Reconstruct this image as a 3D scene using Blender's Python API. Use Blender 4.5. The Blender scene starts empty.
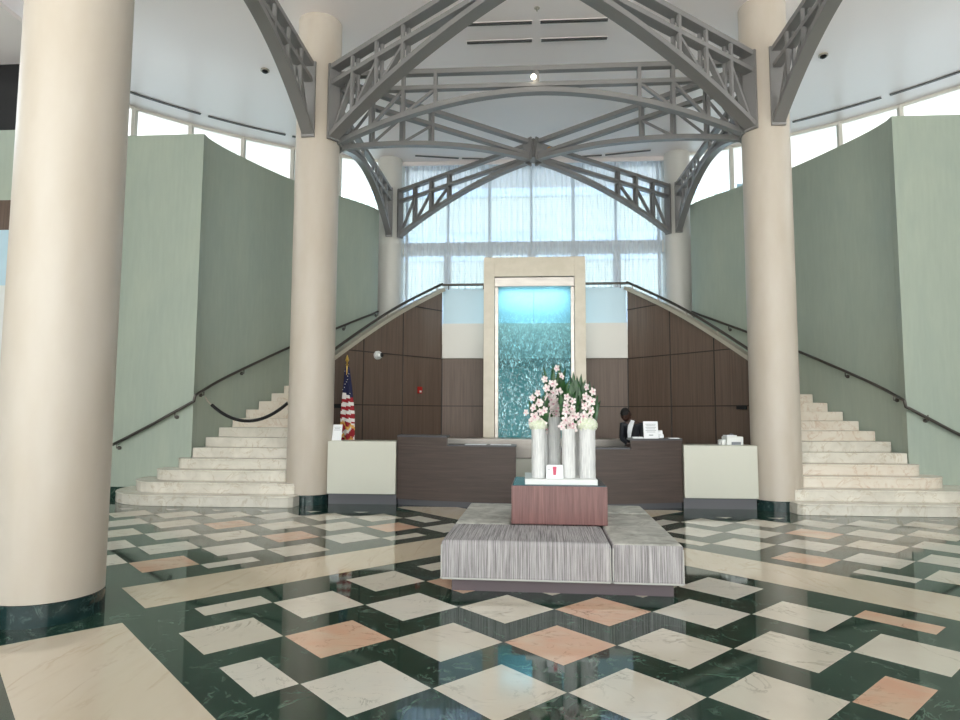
import bpy, bmesh, math, random
from math import sin, cos, pi, sqrt, atan2, radians
from mathutils import Vector, Matrix
random.seed(7)
scene = bpy.context.scene
COL = scene.collection

# ------------------------------------------------------------------ camera
cam = bpy.data.cameras.new('camera'); camo = bpy.data.objects.new('camera', cam); COL.objects.link(camo)
CP = Vector((-0.2466, -3.7287, 1.5496))
pitch, yaw, roll = 0.08164, 0.06669, 0.00398
F = Vector((-sin(yaw)*cos(pitch), cos(yaw)*cos(pitch), sin(pitch)))
R = Vector((cos(yaw), sin(yaw), 0)); U = R.cross(F)
R2 = R*cos(roll)+U*sin(roll); U2 = -R*sin(roll)+U*cos(roll)
M = Matrix((R2, U2, -F)).transposed().to_4x4(); M.translation = CP
camo.matrix_world = M
cam.sensor_width = 36; cam.lens = 642/960*36; cam.clip_start = 0.05; cam.clip_end = 400
scene.camera = camo

# ------------------------------------------------------------------ world and lights
w = bpy.data.worlds.new('sky'); scene.world = w; w.use_nodes = True
nt = w.node_tree; bg = nt.nodes['Background']
tc = nt.nodes.new('ShaderNodeTexCoord'); sp = nt.nodes.new('ShaderNodeSeparateXYZ')
rp = nt.nodes.new('ShaderNodeValToRGB')
nt.links.new(tc.outputs['Generated'], sp.inputs[0]); nt.links.new(sp.outputs['Z'], rp.inputs[0])
# the sky is warmer on the entrance side, cooler behind the stairs
rp2 = nt.nodes.new('ShaderNodeValToRGB'); mr_ = nt.nodes.new('ShaderNodeMapRange'); mr_.inputs[1].default_value = -.6; mr_.inputs[2].default_value = .6
rp2.color_ramp.elements[0].color = (1, .93, .84, 1); rp2.color_ramp.elements[1].color = (.90, .96, 1, 1)
nt.links.new(sp.outputs['Y'], mr_.inputs[0]); nt.links.new(mr_.outputs[0], rp2.inputs[0])
mx_ = nt.nodes.new('ShaderNodeMix'); mx_.data_type = 'RGBA'; mx_.blend_type = 'MULTIPLY'; mx_.inputs[0].default_value = 1
nt.links.new(rp.outputs[0], mx_.inputs[6]); nt.links.new(rp2.outputs[0], mx_.inputs[7]); nt.links.new(mx_.outputs[2], bg.inputs[0])
rp.color_ramp.elements[0].position = 0.0; rp.color_ramp.elements[0].color = (0.99, 0.985, 0.97, 1)
rp.color_ramp.elements[1].position = 0.7; rp.color_ramp.elements[1].color = (0.80, 0.90, 1, 1)
bg.inputs[1].default_value = 3.4

def area(name, loc, rot, sx, sy, power, color):
    l = bpy.data.lights.new(name, 'AREA'); l.shape = 'RECTANGLE'; l.size = sx; l.size_y = sy
    l.energy = power; l.color = color
    o = bpy.data.objects.new(name, l); o.location = loc; o.rotation_euler = rot; COL.objects.link(o); return o
def portal(name, loc, rot, sx, sy):
    """marks a glazed opening so the sky beyond it is sampled well; gives no light of its own"""
    o = area(name, loc, rot, sx, sy, 1, (1,1,1)); o.data.cycles.is_portal = True; return o
portal('entrance_daylight', (0, -8.1, 4.3), (radians(90), 0, 0), 24, 8.6)
portal('rear_daylight', (0, 14.4, 6.0), (radians(-90), 0, 0), 7.6, 5.2)
for sx in (-1, 1):
    for a, wd_ in ((35, 5.5), (60, 5.5), (82, 5.0)):
        t_ = radians(a); rr_ = 12.42
        portal('clerestory_daylight', (sx*rr_*sin(t_), 2.07+rr_*cos(t_), 7.45), (radians(-90), 0, -sx*t_), wd_, 2.3)

scene.view_settings.view_transform = 'Standard'; scene.view_settings.look = 'None'
scene.view_settings.gamma = 1; scene.view_settings.use_curve_mapping = False
scene.view_settings.exposure = 0.92

# ------------------------------------------------------------------ materials
def s2l(c):
    return tuple(((x/255)/12.92 if x/255 <= .04045 else ((x/255+.055)/1.055)**2.4) for x in c)+(1,)
def mat(name, rgb, rough=.5, metal=0, spec=.5, coat=0):
    m = bpy.data.materials.new(name); m.use_nodes = True
    b = m.node_tree.nodes['Principled BSDF']
    b.inputs['Base Color'].default_value = s2l(rgb); b.inputs['Roughness'].default_value = rough
    b.inputs['Metallic'].default_value = metal; b.inputs['Specular IOR Level'].default_value = spec
    b.inputs['Coat Weight'].default_value = coat; b.inputs['Coat Roughness'].default_value = .05
    return m
def nodes(m): return m.node_tree.nodes, m.node_tree.links, m.node_tree.nodes['Principled BSDF']
def coords(m, scale=(1,1,1), kind='Object', rotz=0):
    n, l, b = nodes(m)
    t = n.new('ShaderNodeTexCoord'); mp = n.new('ShaderNodeMapping')
    mp.inputs['Scale'].default_value = scale; mp.inputs['Rotation'].default_value = (0,0,rotz)
    l.new(t.outputs[kind], mp.inputs[0]); return mp.outputs[0]
def ramp(m, fac, stops):
    n, l, b = nodes(m); r = n.new('ShaderNodeValToRGB'); e = r.color_ramp.elements
    e[0].position, e[0].color = stops[0][0], s2l(stops[0][1]); e[1].position, e[1].color = stops[-1][0], s2l(stops[-1][1])
    for p, c in stops[1:-1]:
        x = e.new(p); x.color = s2l(c)
    l.new(fac, r.inputs[0]); return r.outputs[0]
def noise(m, vec, scale=5, detail=6, dist=0, rough=.55):
    n, l, b = nodes(m); t = n.new('ShaderNodeTexNoise')
    t.inputs['Scale'].default_value = scale; t.inputs['Detail'].default_value = detail
    t.inputs['Distortion'].default_value = dist; t.inputs['Roughness'].default_value = rough
    l.new(vec, t.inputs['Vector']); return t.outputs['Fac']
def mix(m, fac, a, bb, mode='MIX'):
    n, l, b = nodes(m); x = n.new('ShaderNodeMix'); x.data_type = 'RGBA'; x.blend_type = mode
    if isinstance(fac, (int, float)): x.inputs[0].default_value = fac
    else: l.new(fac, x.inputs[0])
    for v, s in ((a, 6), (bb, 7)):
        if isinstance(v, tuple): x.inputs[s].default_value = v
        else: l.new(v, x.inputs[s])
    return x.outputs[2]
def bump(m, h, strength=.3, dist=.01):
    n, l, b = nodes(m); x = n.new('ShaderNodeBump'); x.inputs['Strength'].default_value = strength
    x.inputs['Distance'].default_value = dist; l.new(h, x.inputs['Height']); l.new(x.outputs[0], b.inputs['Normal'])
def base(m, col):
    n, l, b = nodes(m); l.new(col, b.inputs['Base Color'])
def noisy(name, c1, c2, scale=(1,1,1), s=5, rough=.5, p=(.35,.65), detail=5, dist=0, **k):
    m = mat(name, c1, rough, **k); f = noise(m, coords(m, scale), s, detail, dist)
    base(m, ramp(m, f, [(p[0], c1), (p[1], c2)])); return m
def marble(name, c1, c2, vein, scale=(1,1,1), s=1.6, vw=.025, vs=.55, rough=.06, spec=.5, rot=.8):
    m = mat(name, c1, rough, spec=spec); v = coords(m, scale, rotz=rot)
    cloud = ramp(m, noise(m, v, s*1.3, 7, .6), [(.3, c1), (.7, c2)])
    f = noise(m, v, s, 5, 1.4, .6)
    n, l, b = nodes(m)
    a = n.new('ShaderNodeMath'); a.operation = 'SUBTRACT'; a.inputs[1].default_value = .5; l.new(f, a.inputs[0])
    ab = n.new('ShaderNodeMath'); ab.operation = 'ABSOLUTE'; l.new(a.outputs[0], ab.inputs[0])
    mr = n.new('ShaderNodeMapRange'); mr.inputs[1].default_value = 0; mr.inputs[2].default_value = vw
    mr.inputs[3].default_value = vs; mr.inputs[4].default_value = 0; l.new(ab.outputs[0], mr.inputs[0])
    f2 = noise(m, v, s*2.1, 3, .3); mu = n.new('ShaderNodeMath'); mu.operation = 'MULTIPLY'
    mr2 = n.new('ShaderNodeMapRange'); mr2.inputs[1].default_value = .42; mr2.inputs[2].default_value = .6; l.new(f2, mr2.inputs[0])
    l.new(mr.outputs[0], mu.inputs[0]); l.new(mr2.outputs[0], mu.inputs[1])
    base(m, mix(m, mu.outputs[0], cloud, s2l(vein))); return m

MT = {}
MT['green_marble'] = marble('green_marble', (20,44,36), (38,66,54), (130,154,138), (1,1,1), 2.6, .018, .55, .045, .5)
MT['cream_marble'] = marble('cream_marble', (228,220,204), (218,207,190), (150,138,116), (1,1,1), 1.5, .014, .6, .06)
MT['ivory_marble'] = marble('ivory_marble', (222,216,204), (228,220,206), (150,142,126), (1,2,1), 1.9, .012, .6, .06, rot=-.8)
MT['beige_marble'] = marble('beige_marble', (216,198,172), (224,208,184), (168,136,106), (1,.25,1), 2.2, .03, .3, .06, rot=-pi/4)
MT['beige_marble_cross'] = marble('beige_marble_cross', (218,202,178), (224,210,190), (176,142,108), (1,.25,1), 2.2, .03, .3, .06, rot=pi/4)
MT['salmon_marble'] = marble('salmon_marble', (226,176,148), (222,194,168), (146,100,74), (1,1.6,1), 1.7, .014, .7, .06)
MT['stair_marble'] = marble('stair_marble', (226,220,208), (206,200,188), (172,150,116), (1,1,1), 2.4, .03, .5, .25, rot=.3)
MT['stair_marble_warm'] = marble('stair_marble_warm', (228,220,208), (220,208,192), (190,154,122), (1,1,1), 2.4, .04, .5, .25, rot=.3)
MT['column_plaster'] = noisy('column_plaster', (200,190,178), (193,181,166), (1,1,.3), 2.5, .42)
MT['base_marble'] = marble('base_marble', (18,38,38), (32,54,54), (96,120,114), (1,1,1), 6, .03, .5, .12)
def plaster(name, c1, c2):
    m = mat(name, c1, .42); v = coords(m, (1,1,.35))
    a = ramp(m, noise(m, v, 1.1, 8, .5, .6), [(.3, c1), (.7, c2)])
    b2 = ramp(m, noise(m, coords(m, (6,6,.7)), 3, 5), [(.3, (247,247,247)), (.7, (255,255,255))])
    base(m, mix(m, 1.0, a, b2, 'MULTIPLY')); return m
MT['green_plaster'] = plaster('green_plaster', (174,184,168), (162,174,162))
MT['ceiling_paint'] = mat('ceiling_paint', (250,241,238), .35)
MT['truss_paint'] = mat('truss_paint', (144,142,141), .4, metal=.25)
def wood(name, c1, c2, sc, rough=.5):
    m = mat(name, c1, rough); v = coords(m, sc)
    base(m, ramp(m, noise(m, v, 3, 8, .3, .65), [(.3, c1), (.7, c2)])); return m
MT['wood_panel'] = wood('wood_panel', (88,71,61), (110,92,80), (9,9,.25))
MT['wood_desk'] = wood('wood_desk', (60,48,43), (82,68,62), (.5,.5,9))
MT['dark_joint'] = mat('dark_joint', (40,32,28), .6)
MT['kick'] = mat('kick_grey', (74,74,80), .35)
MT['stone'] = noisy('surround_limestone', (214,204,186), (204,194,174), (1,1,1), 4, .22)
MT['steel'] = noisy('brushed_steel', (166,160,154), (150,145,140), (1,1,6), 2, .3, metal=.9)
MT['rail_steel'] = mat('rail_steel', (96,92,88), .3, metal=.8)
MT['cap_steel'] = mat('cap_steel', (184,176,162), .4, metal=.3)
MT['desk_white'] = mat('block_white', (206,205,192), .3)
MT['white'] = mat('white_paint', (228,230,228), .4)
MT['fascia'] = mat('fascia_white', (218,215,208), .4)
MT['black'] = mat('black', (18,18,20), .45)
MT['paper'] = mat('paper', (240,242,245), .6)
MT['ink'] = mat('ink_grey', (120,125,132), .6)
MT['red'] = mat('alarm_red', (170,30,24), .4)
MT['gold'] = mat('gold', (214,176,92), .3, metal=.8)
MT['flag_blue'] = mat('flag_blue', (22,26,66), .75)
MT['flag_red'] = mat('flag_red', (156,24,36), .75)
MT['flag_white'] = mat('flag_white', (232,226,222), .75)
MT['fringe'] = mat('gold_fringe', (222,170,84), .7)
MT['burgundy'] = wood('burgundy_veneer', (92,58,57), (136,96,92), (14,14,.6), .3)
MT['teal_top'] = mat('teal_top', (40,78,92), .15)
def fabric(name, axis):
    m = mat(name, (160,156,150), .9, spec=.2); n, l, b = nodes(m)
    sc = (62,.8,.8) if axis == 'x' else (.8,62,.8)
    f = noise(m, coords(m, sc), 2.2, 6, .1, .7)
    base(m, ramp(m, f, [(.32, (80,76,78)), (.46, (146,142,142)), (.56, (182,177,178)), (.7, (212,208,206))]))
    bump(m, f, .3, .004); return m
MT['fabric_x'] = fabric('striped_chenille', 'x'); MT['fabric_y'] = fabric('striped_chenille_turned', 'y')
def velvet():
    m = mat('velvet_top', (150,148,140), .8, spec=.3)
    f = noise(m, coords(m, (1,1,1)), 4.5, 8, .8, .65)
    base(m, ramp(m, f, [(.35, (152,150,142)), (.65, (204,202,194))])); return m
MT['piping'] = mat('grey_piping', (186,184,180), .8)
MT['plinth'] = mat('plinth_mauve', (92,80,84), .5)
def vase_mat():
    m = mat('ribbed_white_ceramic', (226,226,224), .5); f = noise(m, coords(m, (30,30,1.5)), 3, 4, .3)
    base(m, ramp(m, f, [(.3, (198,198,198)), (.7, (236,236,234))])); bump(m, f, .8, .01); return m
MT['vase'] = vase_mat()
MT['petal'] = noisy('orchid_petal', (240,234,230), (232,212,212), (1,1,1), 30, .5)
MT['lip'] = mat('orchid_lip', (214,150,168), .5)
MT['hydrangea'] = noisy('hydrangea_petal', (244,246,234), (226,234,204), (1,1,1), 40, .6)
MT['leaf'] = noisy('leaf_green', (18,54,26), (46,92,38), (1,1,1), 14, .35)
MT['stem'] = mat('stem_green', (84,120,60), .5)
MT['skin'] = mat('dark_skin', (62,40,32), .5)
MT['hair'] = mat('black_hair', (14,12,12), .8)
MT['jacket'] = mat('navy_jacket', (16,18,28), .7)
MT['shirt'] = mat('white_shirt', (226,228,232), .7)
MT['cup_pink'] = mat('cup_pink', (206,84,110), .5)
MT['grille'] = mat('slot_dark', (96,94,92), .6)
MT['bulb'] = mat('bulb_glass', (255,240,210), .3)
MT['amber'] = mat('amber_fitting', (180,130,60), .4)
_n, _l, _b = nodes(MT['bulb']); _b.inputs['Emission Color'].default_value = (1,.9,.7,1); _b.inputs['Emission Strength'].default_value = 2.5
MT['mullion'] = mat('mullion_white', (236,232,222), .4)
MT['frost'] = mat('frosted_blue_glass', (190,218,232), .35)

def shader_mat(name):
    m = bpy.data.materials.new(name); m.use_nodes = True; n = m.node_tree.nodes; l = m.node_tree.links
    n.clear(); o = n.new('ShaderNodeOutputMaterial'); return m, n, l, o
def glass(name, tint, refl=.08):
    m, n, l, o = shader_mat(name)
    t = n.new('ShaderNodeBsdfTransparent'); t.inputs[0].default_value = tint
    g = n.new('ShaderNodeBsdfGlossy'); g.inputs['Roughness'].default_value = .01
    fr = n.new('ShaderNodeFresnel'); fr.inputs[0].default_value = 1.5
    x = n.new('ShaderNodeMixShader'); l.new(fr.outputs[0], x.inputs[0]); l.new(t.outputs[0], x.inputs[1]); l.new(g.outputs[0], x.inputs[2])
    l.new(x.outputs[0], o.inputs[0]); return m
MT['glass'] = glass('clear_glass', (.93,.97,1,1))
def curtain_mat():
    m, n, l, o = shader_mat('sheer_voile')
    t = n.new('ShaderNodeBsdfTransparent'); t.inputs[0].default_value = (.93,.96,1,1)
    d = n.new('ShaderNodeBsdfDiffuse'); d.inputs[0].default_value = (.82,.85,.9,1)
    tr = n.new('ShaderNodeBsdfTranslucent'); tr.inputs[0].default_value = (.82,.87,.95,1)
    a = n.new('ShaderNodeMixShader'); a.inputs[0].default_value = .5; l.new(d.outputs[0], a.inputs[1]); l.new(tr.outputs[0], a.inputs[2])
    lw = n.new('ShaderNodeLayerWeight'); lw.inputs[0].default_value = .35
    mr = n.new('ShaderNodeMapRange'); mr.inputs[3].default_value = .64; mr.inputs[4].default_value = .9; l.new(lw.outputs['Facing'], mr.inputs[0])
    x = n.new('ShaderNodeMixShader'); l.new(mr.outputs[0], x.inputs[0]); l.new(t.outputs[0], x.inputs[1]); l.new(a.outputs[0], x.inputs[2])
    l.new(x.outputs[0], o.inputs[0]); return m
MT['curtain'] = curtain_mat()
def water_mat():
    m, n, l, o = shader_mat('rippling_water_glass')
    tc = n.new('ShaderNodeTexCoord'); mp = n.new('ShaderNodeMapping'); mp.inputs['Scale'].default_value = (1,1,.55); l.new(tc.outputs['Object'], mp.inputs[0])
    no = n.new('ShaderNodeTexNoise'); no.inputs['Scale'].default_value = 21; no.inputs['Detail'].default_value = 6; no.inputs['Distortion'].default_value = 1.2; l.new(mp.outputs[0], no.inputs['Vector'])
    bp = n.new('ShaderNodeBump'); bp.inputs['Strength'].default_value = 1; bp.inputs['Distance'].default_value = .05; l.new(no.outputs['Fac'], bp.inputs['Height'])
    t = n.new('ShaderNodeBsdfTransparent'); t.inputs[0].default_value = (.74,.92,.96,1)
    g = n.new('ShaderNodeBsdfGlossy'); g.inputs['Roughness'].default_value = .08; g.inputs[0].default_value = (.6,.92,1,1); l.new(bp.outputs[0], g.inputs['Normal'])
    d = n.new('ShaderNodeBsdfDiffuse'); d.inputs[0].default_value = (.16,.46,.50,1); l.new(bp.outputs[0], d.inputs['Normal'])
    rr = n.new('ShaderNodeValToRGB'); rr.color_ramp.elements[0].position = .44; rr.color_ramp.elements[1].position = .62; l.new(no.outputs['Fac'], rr.inputs[0])
    a = n.new('ShaderNodeMixShader'); l.new(rr.outputs[0], a.inputs[0]); l.new(d.outputs[0], a.inputs[1]); l.new(g.outputs[0], a.inputs[2])
    sz = n.new('ShaderNodeSeparateXYZ'); l.new(tc.outputs['Object'], sz.inputs[0])
    th = n.new('ShaderNodeMapRange'); th.inputs[1].default_value = 1.6; th.inputs[2].default_value = 3.75; th.inputs[3].default_value = .72; th.inputs[4].default_value = .03; l.new(sz.outputs['Z'], th.inputs[0])
    x = n.new('ShaderNodeMixShader'); l.new(th.outputs[0], x.inputs[0]); l.new(t.outputs[0], x.inputs[1]); l.new(a.outputs[0], x.inputs[2])
    l.new(x.outputs[0], o.inputs[0]); return m
MT['water'] = water_mat()
MT['tower_blue'] = noisy('tower_blue', (150,180,214), (190,212,236), (.3,.3,2), 1.2, .3)
def banded():
    m = mat('banded_facade', (225,232,228), .6); n, l, b = nodes(m)
    wv = n.new('ShaderNodeTexWave'); wv.bands_direction = 'Z'; wv.inputs['Scale'].default_value = 2.6
    l.new(coords(m, (1,1,1)), wv.inputs['Vector'])
    base(m, ramp(m, wv.outputs['Fac'], [(.2, (116,140,140)), (.5, (206,216,206))])); return m
MT['banded'] = banded()
MT['ground'] = mat('pavement', (196,196,190), .8)

# ------------------------------------------------------------------ builders
def world_loc(o):
    v = Vector((0,0,0))
    while o is not None: v = v+o.location; o = o.parent
    return v
def tag(o, label, cat=None, group=None, kind=None):
    if label: o['label'] = label
    if cat: o['category'] = cat
    if group: o['group'] = group
    if kind: o['kind'] = kind
    return o
def thing(name, loc, label, cat, group=None, rz=0):
    o = bpy.data.objects.new(name, None); o.location = loc; o.rotation_euler = (0,0,rz); o.empty_display_size = .1
    COL.objects.link(o); return tag(o, label, cat, group)
class MB:
    def __init__(s): s.v = []; s.f = []; s.m = []
    def add(s, vs, fs, mi=0):
        k = len(s.v); s.v += [tuple(v) for v in vs]; s.f += [tuple(i+k for i in f) for f in fs]; s.m += [mi]*len(fs); return s
    def box(s, x0, x1, y0, y1, z0, z1, mi=0):
        return s.add([(x0,y0,z0),(x1,y0,z0),(x1,y1,z0),(x0,y1,z0),(x0,y0,z1),(x1,y0,z1),(x1,y1,z1),(x0,y1,z1)],
            [(0,3,2,1),(4,5,6,7),(0,1,5,4),(1,2,6,5),(2,3,7,6),(3,0,4,7)], mi)
    def bar(s, p, q, wd, ht, side=None, mi=0):
        p, q = Vector(p), Vector(q); d = (q-p).normalized()
        sd = Vector(side) if side else d.cross(Vector((0,0,1)))
        if sd.length < 1e-4: sd = Vector((1,0,0))
        sd.normalize(); up = sd.cross(d).normalized()
        a, b = sd*wd/2, up*ht/2
        return s.add([p-a-b,p+a-b,p+a+b,p-a+b,q-a-b,q+a-b,q+a+b,q-a+b],
            [(0,3,2,1),(4,5,6,7),(0,1,5,4),(1,2,6,5),(2,3,7,6),(3,0,4,7)], mi)
    def prism(s, poly, z0, z1, mi=0):
        n = len(poly); vs = [(x,y,z0) for x,y in poly]+[(x,y,z1) for x,y in poly]
        return s.add(vs, [tuple(range(n-1,-1,-1)), tuple(range(n,2*n))]+[(i,(i+1)%n,n+(i+1)%n,n+i) for i in range(n)], mi)
    def tube(s, pts, r, n=10, mi=0, cap=True):
        pts = [Vector(p) for p in pts]; k = len(pts); rs = r if isinstance(r, (list,tuple)) else [r]*k
        vs = []; prev = None
        for i, p in enumerate(pts):
            d = (pts[min(i+1,k-1)]-pts[max(i-1,0)]).normalized()
            if prev is None:
                a = d.cross(Vector((0,0,1)));
                if a.length < 1e-3: a = Vector((1,0,0))
            else: a = prev-d*prev.dot(d)
            a.normalize(); prev = a; b = d.cross(a)
            vs += [p+(a*cos(2*pi*j/n)+b*sin(2*pi*j/n))*rs[i] for j in range(n)]
        fs = [(i*n+j, i*n+(j+1)%n, (i+1)*n+(j+1)%n, (i+1)*n+j) for i in range(k-1) for j in range(n)]
        if cap: fs += [tuple(range(n-1,-1,-1)), tuple(range((k-1)*n, k*n))]
        return s.add(vs, fs, mi)
    def lathe(s, prof, c=(0,0,0), n=32, mi=0):
        vs = [(c[0]+r*cos(2*pi*j/n), c[1]+r*sin(2*pi*j/n), c[2]+z) for r, z in prof for j in range(n)]; k = len(prof)
        fs = [(i*n+j, i*n+(j+1)%n, (i+1)*n+(j+1)%n, (i+1)*n+j) for i in range(k-1) for j in range(n)]
        fs += [tuple(range(n-1,-1,-1)), tuple(range((k-1)*n, k*n))]
        return s.add(vs, fs, mi)
    def ball(s, c, r, n=10, m=7, sc=(1,1,1), mi=0):
        vs = [(c[0]+r*sc[0]*sin(pi*i/m)*cos(2*pi*j/n), c[1]+r*sc[1]*sin(pi*i/m)*sin(2*pi*j/n), c[2]+r*sc[2]*cos(pi*i/m)) for i in range(1,m) for j in range(n)]
        b = len(vs); vs += [(c[0],c[1],c[2]+r*sc[2]), (c[0],c[1],c[2]-r*sc[2])]
        fs = [(i*n+j, (i+1)*n+j, (i+1)*n+(j+1)%n, i*n+(j+1)%n) for i in range(m-2) for j in range(n)]
        fs += [(b, j, (j+1)%n) for j in range(n)]+[(b+1, (m-2)*n+(j+1)%n, (m-2)*n+j) for j in range(n)]
        return s.add(vs, fs, mi)
    def wallstrip(s, path, z0, z1, th=.08, mi=0):
        """vertical wall following a plan path; z0/z1 numbers or per-point lists; thickness to the left of the path"""
        k = len(path); P = [Vector((x,y)) for x,y in path]
        Z0 = z0 if isinstance(z0, list) else [z0]*k; Z1 = z1 if isinstance(z1, list) else [z1]*k
        vs = []
        for i in range(k):
            d = (P[min(i+1,k-1)]-P[max(i-1,0)]).normalized(); nn = Vector((-d.y, d.x))*th; q = P[i]+nn
            vs += [(P[i].x,P[i].y,Z0[i]),(P[i].x,P[i].y,Z1[i]),(q.x,q.y,Z1[i]),(q.x,q.y,Z0[i])]
        fs = []
        for i in range(k-1):
            a, b = 4*i, 4*i+4
            fs += [(a,b,b+1,a+1),(a+1,b+1,b+2,a+2),(a+2,b+2,b+3,a+3),(a+3,b+3,b,a)]
        fs += [(0,1,2,3), (4*k-1,4*k-2,4*k-3,4*k-4)]
        return s.add(vs, fs, mi)
    def build(s, name, mats, parent=None, smooth=False, bevel=0, local=False, origin=None):
        if not isinstance(mats, (list,tuple)): mats = [mats]
        mats = [MT[m] if isinstance(m, str) else m for m in mats]
        vs = s.v
        if parent is not None: off = Vector((0,0,0)) if local else world_loc(parent); loc = None
        else:
            if origin is None:
                xs, ys, zs = zip(*vs); origin = ((min(xs)+max(xs))/2, (min(ys)+max(ys))/2, min(zs))
            off = Vector(origin); loc = off
        me = bpy.data.meshes.new(name); me.from_pydata([Vector(v)-off for v in vs], [], s.f)
        for m in mats: me.materials.append(m)
        me.polygons.foreach_set('material_index', s.m)
        bm = bmesh.new(); bm.from_mesh(me); bmesh.ops.recalc_face_normals(bm, faces=bm.faces); bm.to_mesh(me); bm.free()
        if smooth:
            me.polygons.foreach_set('use_smooth', [True]*len(me.polygons))
            if hasattr(me, 'set_sharp_from_angle'): me.set_sharp_from_angle(angle=radians(40))
        o = bpy.data.objects.new(name, me); COL.objects.link(o)
        if parent is not None: o.parent = parent
        else: o.location = loc
        if bevel:
            b = o.modifiers.new('bevel', 'BEVEL'); b.width = bevel; b.segments = 3; b.limit_method = 'ANGLE'
        return o
def struct(o): o['kind'] = 'structure'; return o
def lerp(a, b, t): return a+(b-a)*t
def smooth_path(pts, n=6):
    """Catmull-Rom through points (any dimension)"""
    P = [Vector(p) for p in pts]; out = []
    for i in range(len(P)-1):
        a = P[max(i-1,0)]; b = P[i]; c = P[i+1]; d = P[min(i+2,len(P)-1)]
        for k in range(n):
            t = k/n
            out.append(.5*((2*b)+(c-a)*t+(2*a-5*b+4*c-d)*t*t+(3*b-a-3*c+d)*t**3))
    out.append(P[-1]); return out
def arclen(P):
    s = [0]
    for i in range(1, len(P)): s.append(s[-1]+(P[i]-P[i-1]).length)
    return s
def at_s(P, S, s):
    s = max(0, min(S[-1], s))
    for i in range(1, len(P)):
        if s <= S[i]+1e-9: return P[i-1].lerp(P[i], (s-S[i-1])/(S[i]-S[i-1]))
    return P[-1]
def copy_thing(root, loc, rz=0):
    c = root.copy(); COL.objects.link(c); c.location = loc; c.rotation_euler = (0,0,rz)
    for ch in list(root.children):
        d = ch.copy(); COL.objects.link(d); d.parent = c
        for g in list(ch.children):
            e = g.copy(); COL.objects.link(e); e.parent = d
    return c

# ================================================================== FLOOR
D = .76; CEIL = 8.6
fl = MB(); fl.add([(-14,-9,0),(14,-9,0),(14,16,0),(-14,16,0)], [(0,1,2,3)], 0)
fmats = ['green_marble','cream_marble','ivory_marble','beige_marble','beige_marble_cross','salmon_marble']
def ab_quad(a0, a1, b0, b1, mi, ymax=None, z=.0008):
    poly = [((a-b)/2, (a+b)/2) for a, b in ((a0,b0),(a1,b0),(a1,b1),(a0,b1))]
    if ymax is not None:
        out = []
        for i in range(4):
            p, q = poly[i], poly[(i+1)%4]
            if p[1] <= ymax: out.append(p)
            if (p[1]-ymax)*(q[1]-ymax) < 0:
                t = (ymax-p[1])/(q[1]-p[1]); out.append((lerp(p[0],q[0],t), ymax))
        poly = out
    if len(poly) < 3: return
    k = len(fl.v); fl.v += [(x*D,y*D,z) for x,y in poly]; fl.f.append(tuple(range(k,k+len(poly)))); fl.m.append(mi)
def tile(cx, cy, A0, A1, B0, B1, mi, ymax=None):
    a, b = cx+cy, cy-cx
    a0, a1, b0, b1 = max(a-.5,A0), min(a+.5,A1), max(b-.5,B0), min(b+.5,B1)
    if a1-a0 < .05 or b1-b0 < .05: return
    g = .006; ab_quad(a0+g, a1-g, b0+g, b1-g, mi, ymax)
salmonN = {(-2,1),(0,1),(.5,2),(2.5,0),(3.5,2),(-1,3),(4,-1),(-3.5,-2)}
salmonL = {(-5.13,3.6),(-4.13,5.6),(-2.63,6.6),(-5.63,6.6)}
salmonR = {(3.63,4.6),(4.63,6.6)}
for r in range(-8, 8):
    for i in range(-12, 12):
        cx, cy = i+.5+(r%2)*.5, r
        mi = 5 if (cx, cy) in salmonN else random.choice((1,1,2,1))
        tile(cx, cy, -2.5, 5.47, -2.5, 5.47, mi)
for q in range(-3, 6):
    for i in range(-14, 8):
        cx, cy = -5.13+i+(q%2)*.5, 3.6+q
        near = lambda S, x: any(abs(x-a) < .1 and abs(cy-b) < .1 for a, b in S)
        tile(cx, cy, -2.5, 5.5, 7.8, 40, 5 if near(salmonL, cx) else random.choice((1,2,2)), 8.27)
        tile(-cx, cy, 7.8, 40, -2.5, 5.5, 5 if near(salmonR, -cx) else random.choice((1,2,2)), 8.27)
        tile(cx, cy, 7.8, 40, 7.8, 40, random.choice((1,2)), 8.27)
ab_quad(-2.54, 5.93, 5.93, 7.37, 3); ab_quad(5.93, 7.37, -2.54, 5.93, 4); ab_quad(5.93, 7.37, 5.93, 7.37, 3)
ab_quad(7.37, 12, 5.93, 7.37, 3, 9.1); ab_quad(5.93, 7.37, 7.37, 12, 4, 9.1)
ab_quad(-4.37, -2.95, -4.37, 5.43, 4); ab_quad(-2.95, 5.43, -4.37, -2.95, 3)
struct(fl.build('floor', fmats, origin=(0,0,0)))

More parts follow.
